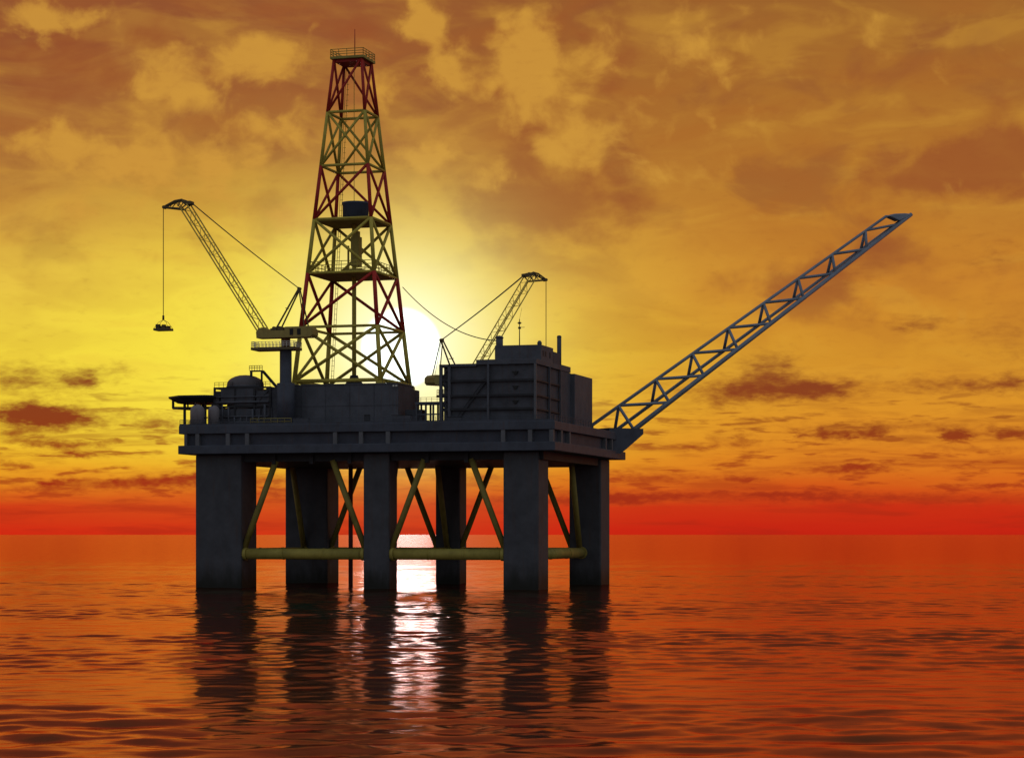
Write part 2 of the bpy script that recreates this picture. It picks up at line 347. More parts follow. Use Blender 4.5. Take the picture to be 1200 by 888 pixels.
# ---------------------------------------------------------------- water: one sheet, real waves near, flat to the horizon
def make_water():
    rng = np.random.default_rng(11)
    xs = np.arange(-260, 280.1, .65)
    yl = [86.0]
    while yl[-1] < 1500: yl.append(yl[-1]+max(.42, .003*yl[-1]))
    ys = np.array(yl); dys = np.gradient(ys)[:, None]
    X, Y = np.meshgrid(xs, ys)
    Z = np.zeros_like(X)
    for i in range(64):
        lam = 1.6*(9/1.6)**(i/63)*rng.uniform(.9, 1.1)
        th = R(98)+rng.normal(0, .7)
        k = 2*math.pi/lam
        slope = .0086
        ph = rng.uniform(0, 6.28)
        A = slope/k*1.4
        arg = k*(X*math.cos(th)+Y*math.sin(th))+ph
        cell = np.maximum(dys, .65)+0*Y
        Z += A*(np.sin(arg)+.18*np.cos(2*arg))*np.clip((lam/cell-2.2)/1.5, 0, 1)
    # gusts
    G = np.zeros_like(X)
    for i in range(10):
        lam = rng.uniform(40, 150); th = R(90)+rng.normal(0, .7)
        G += np.sin(2*math.pi/lam*(X*math.cos(th)*.5+Y*math.sin(th))+rng.uniform(0, 6.28))
    Z *= np.clip(1+.16*G, .45, 1.7)
    ed = np.minimum.reduce([X-xs[0], xs[-1]-X])
    Z *= np.clip(ed/50, 0, 1)*np.clip((1500-Y)/900, 0, 1)*np.clip((Y-86)/20, 0, 1)
    ny, nx = X.shape
    co = np.stack([X, Y, Z], -1).reshape(-1, 3)
    idx = np.arange(ny*nx).reshape(ny, nx)
    q = np.stack([idx[:-1,:-1], idx[:-1,1:], idx[1:,1:], idx[1:,:-1]], -1).reshape(-1, 4)
    far = 90000.0
    x0, x1, y0, y1 = xs[0], xs[-1], ys[0], ys[-1]
    ex = np.array([(-far,-far,0),(far,-far,0),(far,far,0),(-far,far,0),(x0,y0,0),(x1,y0,0),(x1,y1,0),(x0,y1,0)], float)
    n0 = len(co); co = np.concatenate([co, ex])
    e = n0
    q = np.concatenate([q, np.array([(e,e+1,e+5,e+4),(e+1,e+2,e+6,e+5),(e+2,e+3,e+7,e+6),(e+3,e,e+4,e+7)])])
    me = bpy.data.meshes.new('water')
    me.vertices.add(len(co)); me.vertices.foreach_set('co', co.ravel().astype(np.float32))
    me.loops.add(q.size); me.loops.foreach_set('vertex_index', q.ravel().astype(np.int32))
    me.polygons.add(len(q)); me.polygons.foreach_set('loop_start', np.arange(0, q.size, 4, dtype=np.int32))
    me.update(calc_edges=True)
    me.polygons.foreach_set('use_smooth', np.ones(len(q), bool)); me.update()
    o = bpy.data.objects.new('water', me); COL.objects.link(o); o['kind'] = 'structure'; o.location.z = 1.1
    m = bpy.data.materials.new('sea_water'); m.use_nodes = True
    t = m.node_tree; L = t.links.new; b = t.nodes['Principled BSDF']
    b.inputs['Base Color'].default_value = (.016, .010, .008, 1)
    b.inputs['IOR'].default_value = 1.36; b.inputs['Roughness'].default_value = .10
    g = t.nodes.new('ShaderNodeNewGeometry')
    def noise(sc, scale, det):
        mp = t.nodes.new('ShaderNodeMapping'); L(g.outputs['Position'], mp.inputs[0]); mp.inputs['Scale'].default_value = sc
        n = t.nodes.new('ShaderNodeTexNoise'); L(mp.outputs[0], n.inputs['Vector']); n.inputs['Scale'].default_value = scale
        n.inputs['Detail'].default_value = det; n.inputs['Roughness'].default_value = .55; return n.outputs['Fac']
    b1 = t.nodes.new('ShaderNodeBump'); L(noise((.4, 1, 1), 1.0, 5), b1.inputs['Height']); b1.inputs['Strength'].default_value = .55; b1.inputs['Distance'].default_value = .042
    b2 = t.nodes.new('ShaderNodeBump'); L(noise((.5, 1, 1), .12, 3), b2.inputs['Height']); b2.inputs['Strength'].default_value = .5; b2.inputs['Distance'].default_value = .12
    L(b1.outputs[0], b2.inputs['Normal'])
    # sea surface: dark body plus a slightly red-tinted mirror by Fresnel
    t.nodes.remove(b)
    df = t.nodes.new('ShaderNodeBsdfDiffuse'); df.inputs[0].default_value = (.011, .038, .020, 1)
    gl = t.nodes.new('ShaderNodeBsdfGlossy'); gl.inputs['Color'].default_value = (.94, .31, .31, 1); gl.inputs['Roughness'].default_value = .10
    fr = t.nodes.new('ShaderNodeFresnel'); fr.inputs['IOR'].default_value = 1.38
    ms = t.nodes.new('ShaderNodeMixShader'); L(fr.outputs[0], ms.inputs[0]); L(df.outputs[0], ms.inputs[1]); L(gl.outputs[0], ms.inputs[2])
    for n in (gl, fr, df): L(b2.outputs[0], n.inputs['Normal'])
    L(ms.outputs[0], t.nodes['Material Output'].inputs['Surface'])
    me.materials.append(m)
make_water()

# ---------------------------------------------------------------- the platform
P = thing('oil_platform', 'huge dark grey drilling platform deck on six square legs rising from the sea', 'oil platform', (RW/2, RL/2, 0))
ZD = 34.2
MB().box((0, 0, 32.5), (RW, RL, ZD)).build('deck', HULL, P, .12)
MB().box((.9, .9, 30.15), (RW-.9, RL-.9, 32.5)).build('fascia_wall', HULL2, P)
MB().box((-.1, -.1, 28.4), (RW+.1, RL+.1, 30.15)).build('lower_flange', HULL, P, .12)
g = MB()
g.box((3.2, 3.6, 26.8), (RW-3.2, RL-3.4, 28.4))
for k in range(1, 9): g.box((3.2+k*8.2-.4, 3.0, 26.3), (3.2+k*8.2+.4, 3.59, 28.4))
g.build('underdeck_girder', DARK, P)
def stiff(u, v, du, dv):
    MB().box((u-du, v-dv, 30.15), (u+du, v+dv, 32.5)).build('stiffener', STIF, P)
for u in (4.1, 10.8, 15.0, 34.0, 39.5, 45.2, 69.1, 74.6, 78.9): stiff(u, .5, .42, .42)
for v in (6.0, 12.4, 43.0, 48.7): stiff(RW-.5, v, .42, .42)
stiff(1.5, .5, .3, .42)
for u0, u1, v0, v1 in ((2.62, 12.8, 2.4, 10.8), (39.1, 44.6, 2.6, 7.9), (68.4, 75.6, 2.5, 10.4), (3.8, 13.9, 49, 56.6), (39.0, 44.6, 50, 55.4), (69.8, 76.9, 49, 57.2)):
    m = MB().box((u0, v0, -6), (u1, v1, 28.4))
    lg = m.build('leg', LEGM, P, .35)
ZT = 8.05
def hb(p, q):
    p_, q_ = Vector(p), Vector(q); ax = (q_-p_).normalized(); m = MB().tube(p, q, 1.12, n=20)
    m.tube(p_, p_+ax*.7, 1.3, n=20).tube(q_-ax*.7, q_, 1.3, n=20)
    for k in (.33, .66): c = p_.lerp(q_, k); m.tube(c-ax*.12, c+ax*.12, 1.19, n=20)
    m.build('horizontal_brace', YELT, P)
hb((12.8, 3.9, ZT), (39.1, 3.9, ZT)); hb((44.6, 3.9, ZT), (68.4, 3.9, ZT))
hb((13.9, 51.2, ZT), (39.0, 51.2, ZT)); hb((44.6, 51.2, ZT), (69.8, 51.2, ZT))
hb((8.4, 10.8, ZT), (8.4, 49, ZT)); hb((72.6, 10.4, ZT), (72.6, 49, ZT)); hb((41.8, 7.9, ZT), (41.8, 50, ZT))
def db(p, q): MB().tube(p, q, .62, n=14).build('diagonal_brace', YEL_SHADE, P)
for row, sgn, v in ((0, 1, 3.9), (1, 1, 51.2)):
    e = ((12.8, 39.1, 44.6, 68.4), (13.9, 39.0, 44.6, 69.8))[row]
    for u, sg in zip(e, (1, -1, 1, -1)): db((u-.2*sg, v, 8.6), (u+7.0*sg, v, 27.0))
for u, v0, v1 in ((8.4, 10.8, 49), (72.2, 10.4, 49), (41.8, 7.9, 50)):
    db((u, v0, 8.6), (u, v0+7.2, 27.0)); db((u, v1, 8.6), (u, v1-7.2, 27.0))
MB().tube((24.6, 35, -5), (24.6, 35, 27), .48, n=14).build('conductor_pipe', paint('riser_paint', (.12, .03, .028), .5), P)
r = MB(); r.rail([(.2, .2, ZD), (RW-.2, .2, ZD)], 1.15, .05, 2.2, (1, .66, .33)); r.box((.1, .12, ZD), (RW-.1, .2, ZD+.3)); r.build('railing', HULL, P)
r = MB(); r.rail([(RW-.2, .2, ZD), (RW-.2, 30, ZD)], 1.15, .05, 2.2, (1, .66, .33)); r.build('railing', HULL, P)
r = MB(); r.rail([(.2, .2, ZD), (.2, 34, ZD)], 1.15, .05, 2.2, (1, .66, .33)); r.build('railing', HULL, P)
r = MB(); r.rail([(15.6, .5, ZD), (24.5, .5, ZD)], 1.25, .07, 1.5, (1, .5)); r.build('railing', OLIVE, P)
# boom corner bracket: diagonal platform at the back right corner
def bl(dd, w, z): # boom coordinates -> rig coordinates
    h = R(29); X = 25.15+dd*math.cos(h)-w*math.sin(h); Y = 497.5+dd*math.sin(h)+w*math.cos(h)
    return ((X-AX)*CC-(Y-AY)*SS, (X-AX)*SS+(Y-AY)*CC, z)
m = MB()
prof = [(-7.5, 29.6), (-7.5, 35.1), (1.2, 35.1), (1.2, 33.9), (-3.4, 30.4), (-4.6, 29.6)]
for sgn in (0,):
    a = m._v([bl(x, -5.2, z) for x, z in prof]); b = m._v([bl(x, 5.2, z) for x, z in prof])
    m._f(a); m._f(b[::-1])
    for i in range(len(prof)): m._f([a[i], b[i], b[(i+1) % len(prof)], a[(i+1) % len(prof)]])
m.build('boom_bracket', HULL, P)

# ---------------------------------------------------------------- drill floor house
t = thing('drill_floor_house', 'long dark grey windowless block under the red and yellow derrick', 'drill floor', (30, 17, ZD))
b = MB().box((16.9, 12, ZD), (43.3, 22, 43.0)).build('wall', BLOCK, t, .08)
MB().box((17.4, 22, ZD), (39.6, 36, 42.9)).build('wall', BLOCK, t)
MB().box((39.6, 22, ZD), (43.25, 26, 42.2)).build('stair_housing', BLOCK2, t)
s_ = MB()
for u in (22.2, 27.5, 32.8, 38.1): s_.box((u-.06, 11.93, ZD+.2), (u+.06, 12.0, 42.8))
s_.box((16.9, 11.9, 42.7), (43.3, 12, 42.95)); s_.box((43.3, 12, 42.7), (43.4, 22, 42.95)); s_.box((17, 11.93, 38.4), (43.2, 12.0, 38.52))
s_.build('panel_seams', BLOCK2, t)
dr = MB().box((36.0, 11.85, ZD+.1), (37.2, 12, ZD+2.4)).build('door', DARK, t)
for u in (42.4, 43.0): MB().box((u-.18, 11.7, 42.2), (u+.18, 11.9, 42.55)).build('floodlight', WHITE, t)
dd_ = MB()
dd_.rail([(39.8, 12.3, 43), (43.1, 12.3, 43), (43.1, 21.7, 43)], 1.1, .04, 1.6); dd_.build('railing', DARK, t)

# ---------------------------------------------------------------- derrick
D_ = thing('drilling_derrick', 'tall tapering red and yellow lattice drilling tower with platforms', 'derrick', (28.95, 24.4, 43.0))
Z0, Z6 = 43.3, 112.2
def hw(z): return 9.55+(3.05-9.55)*(z-Z0)/(Z6-Z0)
CU, CV = 28.95, 24.4
lv = [43.9+(112.0-43.9)*i/6 for i in range(7)]
def corner(i, z):
    k = hw(z); sx, sy = ((-1,-1),(1,-1),(1,1),(-1,1))[i]
    return (CU+sx*k, CV+sy*k, z)
colr = ['Y','R','Y','R','Y','R']
for i in range(4):
    m = MB()
    for j in range(6):
        m.mi = 0 if colr[j] == 'Y' else 1
        za = Z0-.3 if j == 0 else lv[j]
        m.tube(corner(i, za), corner(i, lv[j+1]), .50-.03*j, .47-.03*j, n=10)
    m.mi = 0
    bx = corner(i, 43.0)
    m.box((bx[0]-.8, bx[1]-.8, 42.9), (bx[0]+.8, bx[1]+.8, 43.6))
    m.build('leg', [YEL, RED], D_)
def brace(a, b, c, r=.34):
    MB().tube(a, b, r, n=8).build('cross_brace', YEL if c == 'Y' else RED, D_)
for j in range(6):
    za, zb = lv[j], lv[j+1]; c = colr[j]
    for f in range(4):
        i, k = f, (f+1) % 4
        r = .36-.02*j
        if f in (1, 3) or c == 'Y':
            brace(corner(i, za), corner(k, zb), c, r); brace(corner(k, za), corner(i, zb), c, r*.97)
        elif f == 0: brace(corner(0, za), corner(1, zb), c, r)
        else: brace(corner(2, za), corner(3, zb), c, r)     # back face: the opposite diagonal
for j in range(6):
    if j in (2,): pass
    for f in range(4):
        z = lv[j]
        MB().tube(corner(f, z), corner((f+1) % 4, z), .30 if j else .42, n=8).build('girt', YEL, D_)
# decks
def deck(z, grow, th, name, rails, mat=OLIVE, railmat=OLIVE):
    k = hw(z)+grow
    dk = MB().box((CU-k, CV-k, z-th), (CU+k, CV+k, z)).build(name, mat, D_)
    if rails:
        q = [(CU-k+.1, CV-k+.1, z), (CU+k-.1, CV-k+.1, z), (CU+k-.1, CV+k-.1, z), (CU-k+.1, CV+k-.1, z), (CU-k+.1, CV-k+.1, z)]
        m = MB(); m.rail(q, rails, .075, 1.7, (1, .66, .33)); m.build('railing', railmat, dk)
    return dk
deck(lv[2]+.2, -.25, .5, 'working_platform', 2.2, OLIVE, YEL)
deck(lv[3]+.2, .05, .6, 'crown_block_platform', 0, OLIVE)
deck(112.4, .7, .5, 'crown_platform', 1.5, OLIVE, OLIVE)
k = hw(110)
MB().box((CU-k+.3, CV-k+.3, 111.3), (CU+k-.3, CV+k-.3, 111.9)).build('crown_frame', RED, D_)
MB().lathe((CU+1.0, CV-1.0), [(2.75, lv[3]+.2), (2.75, 81.4), (2.9, 81.5), (2.9, 81.9), (0, 82.1)]).build('hoist_drum', NAVY, D_)
MB().tube((CU+.3, CV, 43), (CU+.3, CV, 79), .46, n=12).tube((CU+.3, CV, 79), (CU+.3, CV, 111), .07, n=6).build('drill_string', YEL, D_)
tdv = MB(); tdv.box((CU-.1, CV-1.0, 68.6), (CU+1.7, CV+1.0, 74.8)); tdv.box((CU+.2, CV-.7, 74.8), (CU+1.4, CV+.7, 76.0)); tdv.tube((CU-1.0, CV, 66.9), (CU-1.0, CV, 73), .22); tdv.box((CU-1.4, CV-1.2, 66.8), (CU+2.2, CV+1.2, 68.0))
tdv.build('top_drive', OLIVE, D_)
MB().lathe((CU+.3, CV), [(2.0, 43), (1.9, 43.8), (1.0, 45), (.8, 45.6)], 20).build('rotary_table', DARK, D_)
a_ = MB(); a_.tube((CU+.6, CV-.4, 112.4), (CU+.6, CV-.4, 118.6), .13, .07, n=8)
a_.build('antenna', RED, D_)
l_ = MB()
for q in (0, .5): l_.tube((CU-hw(45)+1+q, CV+hw(45)-.2, 43), (CU-hw(111)+.6+q, CV+hw(111)-.2, 111), .06, n=5)
for i in range(60):
    f = i/60; z = 44+66*f; l_.tube((CU-hw(z)+.9, CV+hw(z)-.2, z), (CU-hw(z)+1.5, CV+hw(z)-.2, z), .05, n=4)
l_.build('ladder', YEL, D_)

# ---------------------------------------------------------------- pedestal cranes
def make_crane(label, loc, yaw, ped_h, hook_z, dz=0.0):
    """local frame: +x is the boom's heading, z = 0 the underside of the slewing house"""
    T = thing_at('pedestal_crane', label, 'crane', loc, yaw, 'pedestal cranes on the deck')
    z0 = -ped_h
    ped = MB().lathe((0, 0), [(1.85, z0), (1.85, z0+8.8), (1.7, z0+8.9), (1.24, z0+9.0), (1.24, -2.0), (1.45, -1.9)] if ped_h > 14 else [(1.5, z0), (1.5, -2.0), (1.6, -1.9)], 24).build('pedestal', [HULL], T)
    MB().tube((0, 0, -2.0), (0, 0, .1), .95, n=18).build('slew_column', paint('slew_red', (.16, .07, .03), .5), T)
    pf = MB().box((-2.7, -2.3, -2.5), (6.8, 2.3, -1.95)).build('slew_platform', CRANED, T)
    m = MB(); m.rail([(-2.6, -2.2, -1.95), (6.7, -2.2, -1.95), (6.7, 2.2, -1.95), (-2.6, 2.2, -1.95), (-2.6, -2.2, -1.95)], 1.15, .06, .8, (1, .66, .33)); m.build('railing', WHITE, pf)
    MB().prism_v([(5.9, 0), (6.0, 1.3), (5.4, 2.1), (4.4, 2.2), (3.2, 1.5), (-.4, 1.5), (-.4, 0)], -1.5, 1.5).build('boom_base', CRANE, T, .05)
    h_ = MB().prism_v([(-.4, 0), (-.4, 2.2), (-5.8, 2.2), (-6.5, 1.6), (-6.5, .5), (-6.0, 0)], -1.7, 1.7).build('machinery_house', CRANE, T, .06)
    for x in (-3.4, -1.75):
        for sg in (1, -1): MB().box((x-.55, sg*1.74-.06, .5), (x+.2, sg*1.74+.06, 1.75)).build('window', GLASS, h_)
    w_ = MB().box((.2, -1.1, 1.52), (3.0, 1.1, 2.0)); w_.tube((1.0, -1.2, 2.0), (1.0, 1.2, 2.0), .42, n=12); w_.tube((2.2, -1.2, 2.0), (2.2, 1.2, 2.0), .38, n=12); w_.build('winch', CRANED, T)
    # boom: four chords with zigzag lacing
    f = Vector((5.1, 0, 1.8)); e = Vector((22.35, 0, 27.9+dz)); ax = (e-f).normalized(); up = Vector((-ax.z, 0, ax.x))
    bo = MB()
    def bp(s, i):   # chord i at fraction s
        wd = 1.1*(1 if s > .12 else .9); dp = .82
        sy, su = ((-1,-1),(1,-1),(1,1),(-1,1))[i]
        return f.lerp(e, s)+up*(su*dp)+Vector((0, sy*wd, 0))
    for i in range(4): bo.tube(bp(0, i), bp(1, i), .15, n=6)
    up0 = up
    n = 16
    for j in range(n):
        if j % 4 == 0:
            for i, k in ((0, 1), (3, 2)): bo.tube(bp(j/n, i), bp(j/n, k), .06, n=4)
        s0, s1 = j/n, (j+1)/n
        for i, k in ((0, 3), (1, 2)):
            a, b = (i, k) if j % 2 == 0 else (k, i)
            bo.tube(bp(s0, a), bp(s1, b), .06, n=4)
            if j % 2 == 0: bo.tube(bp(s0, i), bp(s0, k), .06, n=4)
    B_ = bo.build('boom', BOOMY, T)
    hd = MB(); tip = Vector((27.4, 0, 28.0+dz)); hi = e+up*.82; lo = e-up*.82
    for sy in (-.9, .9):
        o_ = Vector((0, sy, 0)); o2 = Vector((0, sy*.35, 0))
        mid = Vector((24.6, sy*.7, 29.15+dz))
        hd.path([hi+o_, Vector((22.9, sy*.85, 29.35+dz)), mid, tip+o2], .2, 6); hd.tube(lo+o_, tip+o2, .2, n=6)
        hd.tube(mid, lo+o_, .11, n=5); hd.tube(mid, Vector((25.6, sy*.6, 28.05+dz)), .11, n=5); hd.tube(hi+o_, lo+o_, .15, n=5); hd.tube(Vector((22.9, sy*.85, 29.35+dz)), Vector((23.9, sy*.75, 28.0+dz)), .11, n=5)
    hd.tube((22.4, -1.1, 28.9+dz), (22.4, 1.1, 28.9+dz), .42, n=12); hd.tube((27.2, -.5, 28+dz), (27.2, .5, 28+dz), .35, n=12); hd.box((20.9, -1, 28.3+dz), (22.3, 1, 29.0+dz))
    hd.build('jib_head', CRANED, B_)
    # gantry and pendants
    ap = Vector((-3.0, 0, 10.1))
    gm = MB()
    for sy in (-1, 1):
        gm.tube((1.9, sy*1.3, 1.4), ap+Vector((0, sy*.35, 0)), .19, n=6); gm.tube((-4.6, sy*1.3, 2.1), ap+Vector((0, sy*.35, 0)), .13, n=6)
    gm.tube((-.3, -.75, 6.1), (-.3, .75, 6.1), .1, n=5); gm.tube(ap+Vector((0, -.5, 0)), ap+Vector((0, .5, 0)), .32, n=10)
    gm.build('gantry', CRANED, T)
    pd = MB()
    for sy in (-.12, .12):
        pts = [ap.lerp(Vector((21.4, 0, 29.0+dz)), i/12)+Vector((0, sy*(1+i/12), -.9*math.sin(math.pi*i/12)*.35)) for i in range(13)]
        pd.path(pts, .085, 5)
    pd.tube(ap, (-4.9, 0, 2.2), .05, n=5)
    pd.build('pendant_cable', CABLE, T)
    hk = MB(); hk.tube((27.45, 0, 27.8+dz), (27.45, 0, hook_z), .085, n=6); hk.tube((27.45, 0, hook_z+.9), (27.45, 0, hook_z), .22, n=8)
    hk.build('hoist_cable', CABLE, T)
    return T
c1 = rigw(19.9, 9.0, 52.4)
make_crane('larger looking pedestal crane beside the derrick, boom reaching left with a loaded basket', c1, R(164), 52.4-ZD, 4.5)
bk_x = 27.45
bask = thing_at('cargo_basket', 'small cargo basket hanging from the hoist cable of the left crane', 'basket', (c1.x+bk_x*math.cos(R(164)), c1.y+bk_x*math.sin(R(164)), 52.4+2.2), R(164))
m = MB(); m.box((-1.7, -1.3, 0), (1.7, 1.3, .45)); m.build('tray', CRANED, bask)
for x, y, w, h in ((-1.1, 0, .4, .5), (-.3, .4, .35, .8), (.45, -.3, .35, .6), (1.1, .2, .4, .9)):
    MB().box((x-w, y-w, .45), (x+w, y+w, .45+h)).build('crate', CARGO, bask)
m = MB()
for x in (-1.6, 1.6):
    for y in (-1.2, 1.2): m.tube((x, y, .45), (x*.55, y*.4, 1.75), .045, n=5).tube((x*.55, y*.4, 1.75), (0, 0, 2.3), .045, n=5)
m.build('sling', CABLE, bask)
c2 = rigw(42.3, 52.0, 44.8)
make_crane('pedestal crane at the back, its boom rising right behind the grey quarters block', c2, R(40), 44.8-ZD, 3.4, -2.5)

# ---------------------------------------------------------------- flare boom
FB = thing_at('flare_boom', 'long grey three-sided lattice flare boom slanting up to the right from the deck corner', 'flare boom', (25.15, 497.5, 35.1), R(29))
zb = 35.1
def Lc(dd, s): # lower chords
    t = dd/79.0; return (dd, s*(4.0+(.55-4.0)*t), 35.2-zb+(87.7-35.2)*t)
def Tc(dd):
    t = (dd+8.07)/80.1; return (dd, 0, 36.3-zb+(86.9-36.3)*t)
MB().tube(Lc(-.6, -1), Lc(79.2, -1), .56, .46, n=12).build('lower_chord', BOOM, FB)
MB().tube(Lc(-.6, 1), Lc(78.6, 1), .40, .34, n=12).build('lower_chord', BOOM, FB)
MB().tube(Tc(-9.3), Tc(72.0), .38, .33, n=12).tube(Tc(72.0), (76.8, 0, 87.2-zb), .33, n=10).build('upper_chord', BOOM, FB)
for i in range(8):
    td = -1.93+9.7*i; ld = -.45+9.42*i if i else -.5
    for s in (-1, 1):
        MB().tube(Tc(td), Lc(ld, s), .36, n=9).build('strut', BOOM, FB)
        if i < 7: MB().tube(Tc(td+.3), Lc(-.45+9.42*(i+1), s), .33, n=9).build('diagonal', BOOM, FB)
        else: MB().tube(Tc(td+.3), Lc(75.3, s), .3, n=9).build('diagonal', BOOM, FB)
    MB().tube(Lc(ld, -1), Lc(ld, 1), .2, n=8).build('cross_tie', BOOM, FB)
tp = MB(); tp.prism_v([(72.2, 86.9-zb), (74.0, 87.6-zb), (77.0, 87.9-zb), (79.4, 87.9-zb), (77.4, 86.8-zb), (75.4, 86.0-zb)], -1.0, 1.0)
tp.build('flare_tip', BOOM, FB, .2)
m = MB(); m.box((-9.9, -.7, -.9), (-8.8, .7, .7)); m.build('foot_bracket', HULL, FB)

# ---------------------------------------------------------------- accommodation block
A_ = thing('quarters_block', 'large dark grey four storey quarters block at the right of the deck', 'building', (64, 28, ZD))
ZA = 46.3
w = MB(); w.box((55.7, 8.6, ZD), (73.2, 28, ZA)); w.build('wall', BLOCK2, A_, .06)
MB().box((56.5, 28, ZD), (73.0, 38, ZA-.2)).build('wall', BLOCK2, A_)
MB().box((56, 38, ZD), (73.9, 53.4, 46.0)).build('wall', BLOCK, A_, .06)
m = MB(); m.box((53.4, 8.0, 45.7), (61.2, 9.0, 46.2)); m.box((53.4, 9.0, 45.7), (55.7, 28, 46.2)); m.box((61.2, 7.9, 46.0), (73.7, 28, 47.0)); m.box((61.4, 28.01, 46.2), (73.0, 38, 47.4)); m.build('roof', BLOCK, A_, .05)
for z in (36.9, 39.6, 42.6): # storey ledges
    MB().box((55.7, 8.0, z), (73.2, 8.6, z+.45)).build('storey_ledge', DARK, A_); MB().box((73.2, 8.6, z), (73.6, 28, z+.3)).build('storey_ledge', DARK, A_)
for u in (63.7, 73.45): MB().box((u-.22, 7.9, ZD), (u+.22, 8.35, 46.0)).build('column', STIF if u > 70 else BLOCK, A_)
for v in (18.5, 27.2): MB().box((73.3, v-.22, ZD), (73.75, v+.22, 46.0)).build('column', BLOCK, A_)
for z in (38.3, 41.2, 44.1):
    v_ = MB().prism_v([(68.6, z+.5), (69.9, z+.5), (69.4, z-.25), (69.1, z-.25)], 8.35, 8.6); v_.build('vent', GLASS, A_)
m = MB()
for z in (38.2, 41.1, 44.0):
    m.box((56.2, 8.5, z-1.2), (63.3, 8.58, z-.95)); m.box((64.2, 8.5, z-1.0), (72.8, 8.58, z-.9))
m.build('wall_ribs', BLOCK, A_)
st = MB(); st.tube((57.0, 8.3, ZD+.4), (63.0, 8.3, 42.4), .14, n=6); st.tube((57.0, 8.3, ZD+1.3), (63.0, 8.3, 43.3), .06, n=6); st.build('stair', DARK, A_)
# open stair tower at the left
m = MB()
for u in (53.7, 55.5):
    for v in (8.3, 11.5): m.box((u-.3, v-.3, ZD), (u+.3, v+.3, 46.2))
m.build('stair_tower', BLOCK, A_)
m = MB()
for k, z in enumerate((36.9, 39.8, 42.9)):
    m.box((54.0, 8.1, z-.12), (55.2, 8.5, z+.5)); m.box((54.0, 8.5, z-.1), (55.2, 11.3, z+.06))
m.rail([(54, 8.3, 43.0), (55.2, 8.3, 43.0)], 1.1, .08, .6); m.tube((54, 8.3, 43.4), (55.2, 8.3, 45.4), .18, n=6); m.tube((54, 8.3, 37.4), (55.2, 8.3, 39.4), .18, n=6); m.tube((55.2, 8.3, 40.4), (54.0, 8.3, 42.4), .18, n=6)
m.build('stair_flight', DARK, A_)
ph = MB(); ph.box((63.9, 12, ZA+.5), (73.6, 21.5, 50.1)); ph.build('penthouse', BLOCK, A_, .08)
MB().box((72.0, 21.6, 46.3), (73.6, 27, 49.4)).build('penthouse', BLOCK2, A_)
for v in (13.2, 15.0, 18.4): MB().box((73.58, v, 47.9), (73.66, v+.9, 49.0)).build('vent', DARK, A_)
MB().tube((64.6, 13.0, 49), (64.6, 13.0, 51.6), .72, n=18).lathe((64.6, 13.0), [(.8, 51.6), (.85, 51.8), (.6, 52.05), (0, 52.2)], 18).build('exhaust_stack', BLOCK, A_)
MB().tube((72.6, 30, 46.9), (72.6, 30, 53.0), .46, n=16).lathe((72.6, 30), [(.46, 53), (.52, 53.1), (.4, 53.4), (0, 53.5)], 16).build('exhaust_stack', BLOCK, A_)
MB().lathe((73.0, 13.0), [(.45, 50.1), (.5, 50.5), (.3, 50.9), (0, 51)], 12).build('vent_cap', BLOCK, A_)
m = MB(); m.tube((67.4, 18, 50), (67.4, 18, 55.9), .12, .08, n=8); m.tube((67.1, 18, 54.2), (68.5, 18, 54.2), .05, n=5); m.tube((66.9, 18, 55.1), (67.9, 18, 55.1), .05, n=5); m.box((67.15, 17.8, 54.9), (67.65, 18.2, 55.3)); m.box((67.15, 17.8, 53.9), (67.65, 18.2, 54.3)); m.tube((67.4, 18, 55.9), (67.9, 18, 58.2), .03, n=4)
m.build('antenna', CABLE, A_)

# ---------------------------------------------------------------- loose cable between the derrick and the quarters block
ca = MB(); pa = Vector((38.0, 30.5, 64.6)); pb = Vector((64.0, 13.5, 51.2)); N = 22
pts = [pa.lerp(pb, i/N)-Vector((0, 0, 2.6*4*(i/N)*(1-i/N))) for i in range(N+1)]
ca.path(pts, .10, 6)
cb = thing('slack_cable', 'thin slack cable sagging from the derrick across to the quarters block roof', 'cable', (38.0, 30.5, 64.6))
ca.build('cable', CABLE, cb)
# ---------------------------------------------------------------- left side: helideck, tank, vessels, process frame
H_ = thing('helideck', 'dark eight sided helicopter deck overhanging the left edge of the platform', 'helideck', (-.2, 14.0, ZD))
oc = [(-.2+7.7*math.cos(R(22.5+45*i)), 14.0+7.7*math.sin(R(22.5+45*i))) for i in range(8)]
oc2 = [(-.2+5.8*math.cos(R(22.5+45*i)), 14.0+5.8*math.sin(R(22.5+45*i))) for i in range(8)]
m = MB(); a = m._v([(x, y, 40.9) for x, y in oc]); a2 = m._v([(x, y, 40.55) for x, y in oc]); b = m._v([(x, y, 39.5) for x, y in oc2])
m._f(a); m._f(b[::-1])
for i in range(8):
    j = (i+1) % 8; m._f([a2[i], a2[j], a[j], a[i]]); m._f([b[i], b[j], a2[j], a2[i]])
m.build('landing_pad', DARK, H_)
m = MB()
m.path([(-7.6, 14.0, 40.4), (-7.6, 14.0, 38.7), (-2.6, 10.4, 38.4), (3.5, 10.4, 38.4)], .3, 6); m.tube((-7.6, 14.0, 38.7), (-2.6, 17.5, 38.4), .25, n=6); m.tube((-2.6, 10.4, 38.2), (-2.6, 10.4, 39.8), .2, n=6)
m.tube((-3.6, 11, 39.8), (-3.6, 11, 34.0), .3, n=8); m.tube((-3.6, 11, 34.0), (.6, 11, 33.6), .35, n=6); m.tube((-2.3, 17.5, 39.8), (-2.3, 17.5, 34.0), .3, n=8); m.tube((-2.3, 17.5, 34.0), (.6, 17.5, 33.6), .35, n=6)
for x in (1.4, 3.2): m.tube((x, 10.4, 34.2), (x, 10.4, 39.8), .25, n=6)
m.build('support_frame', DARK, H_)
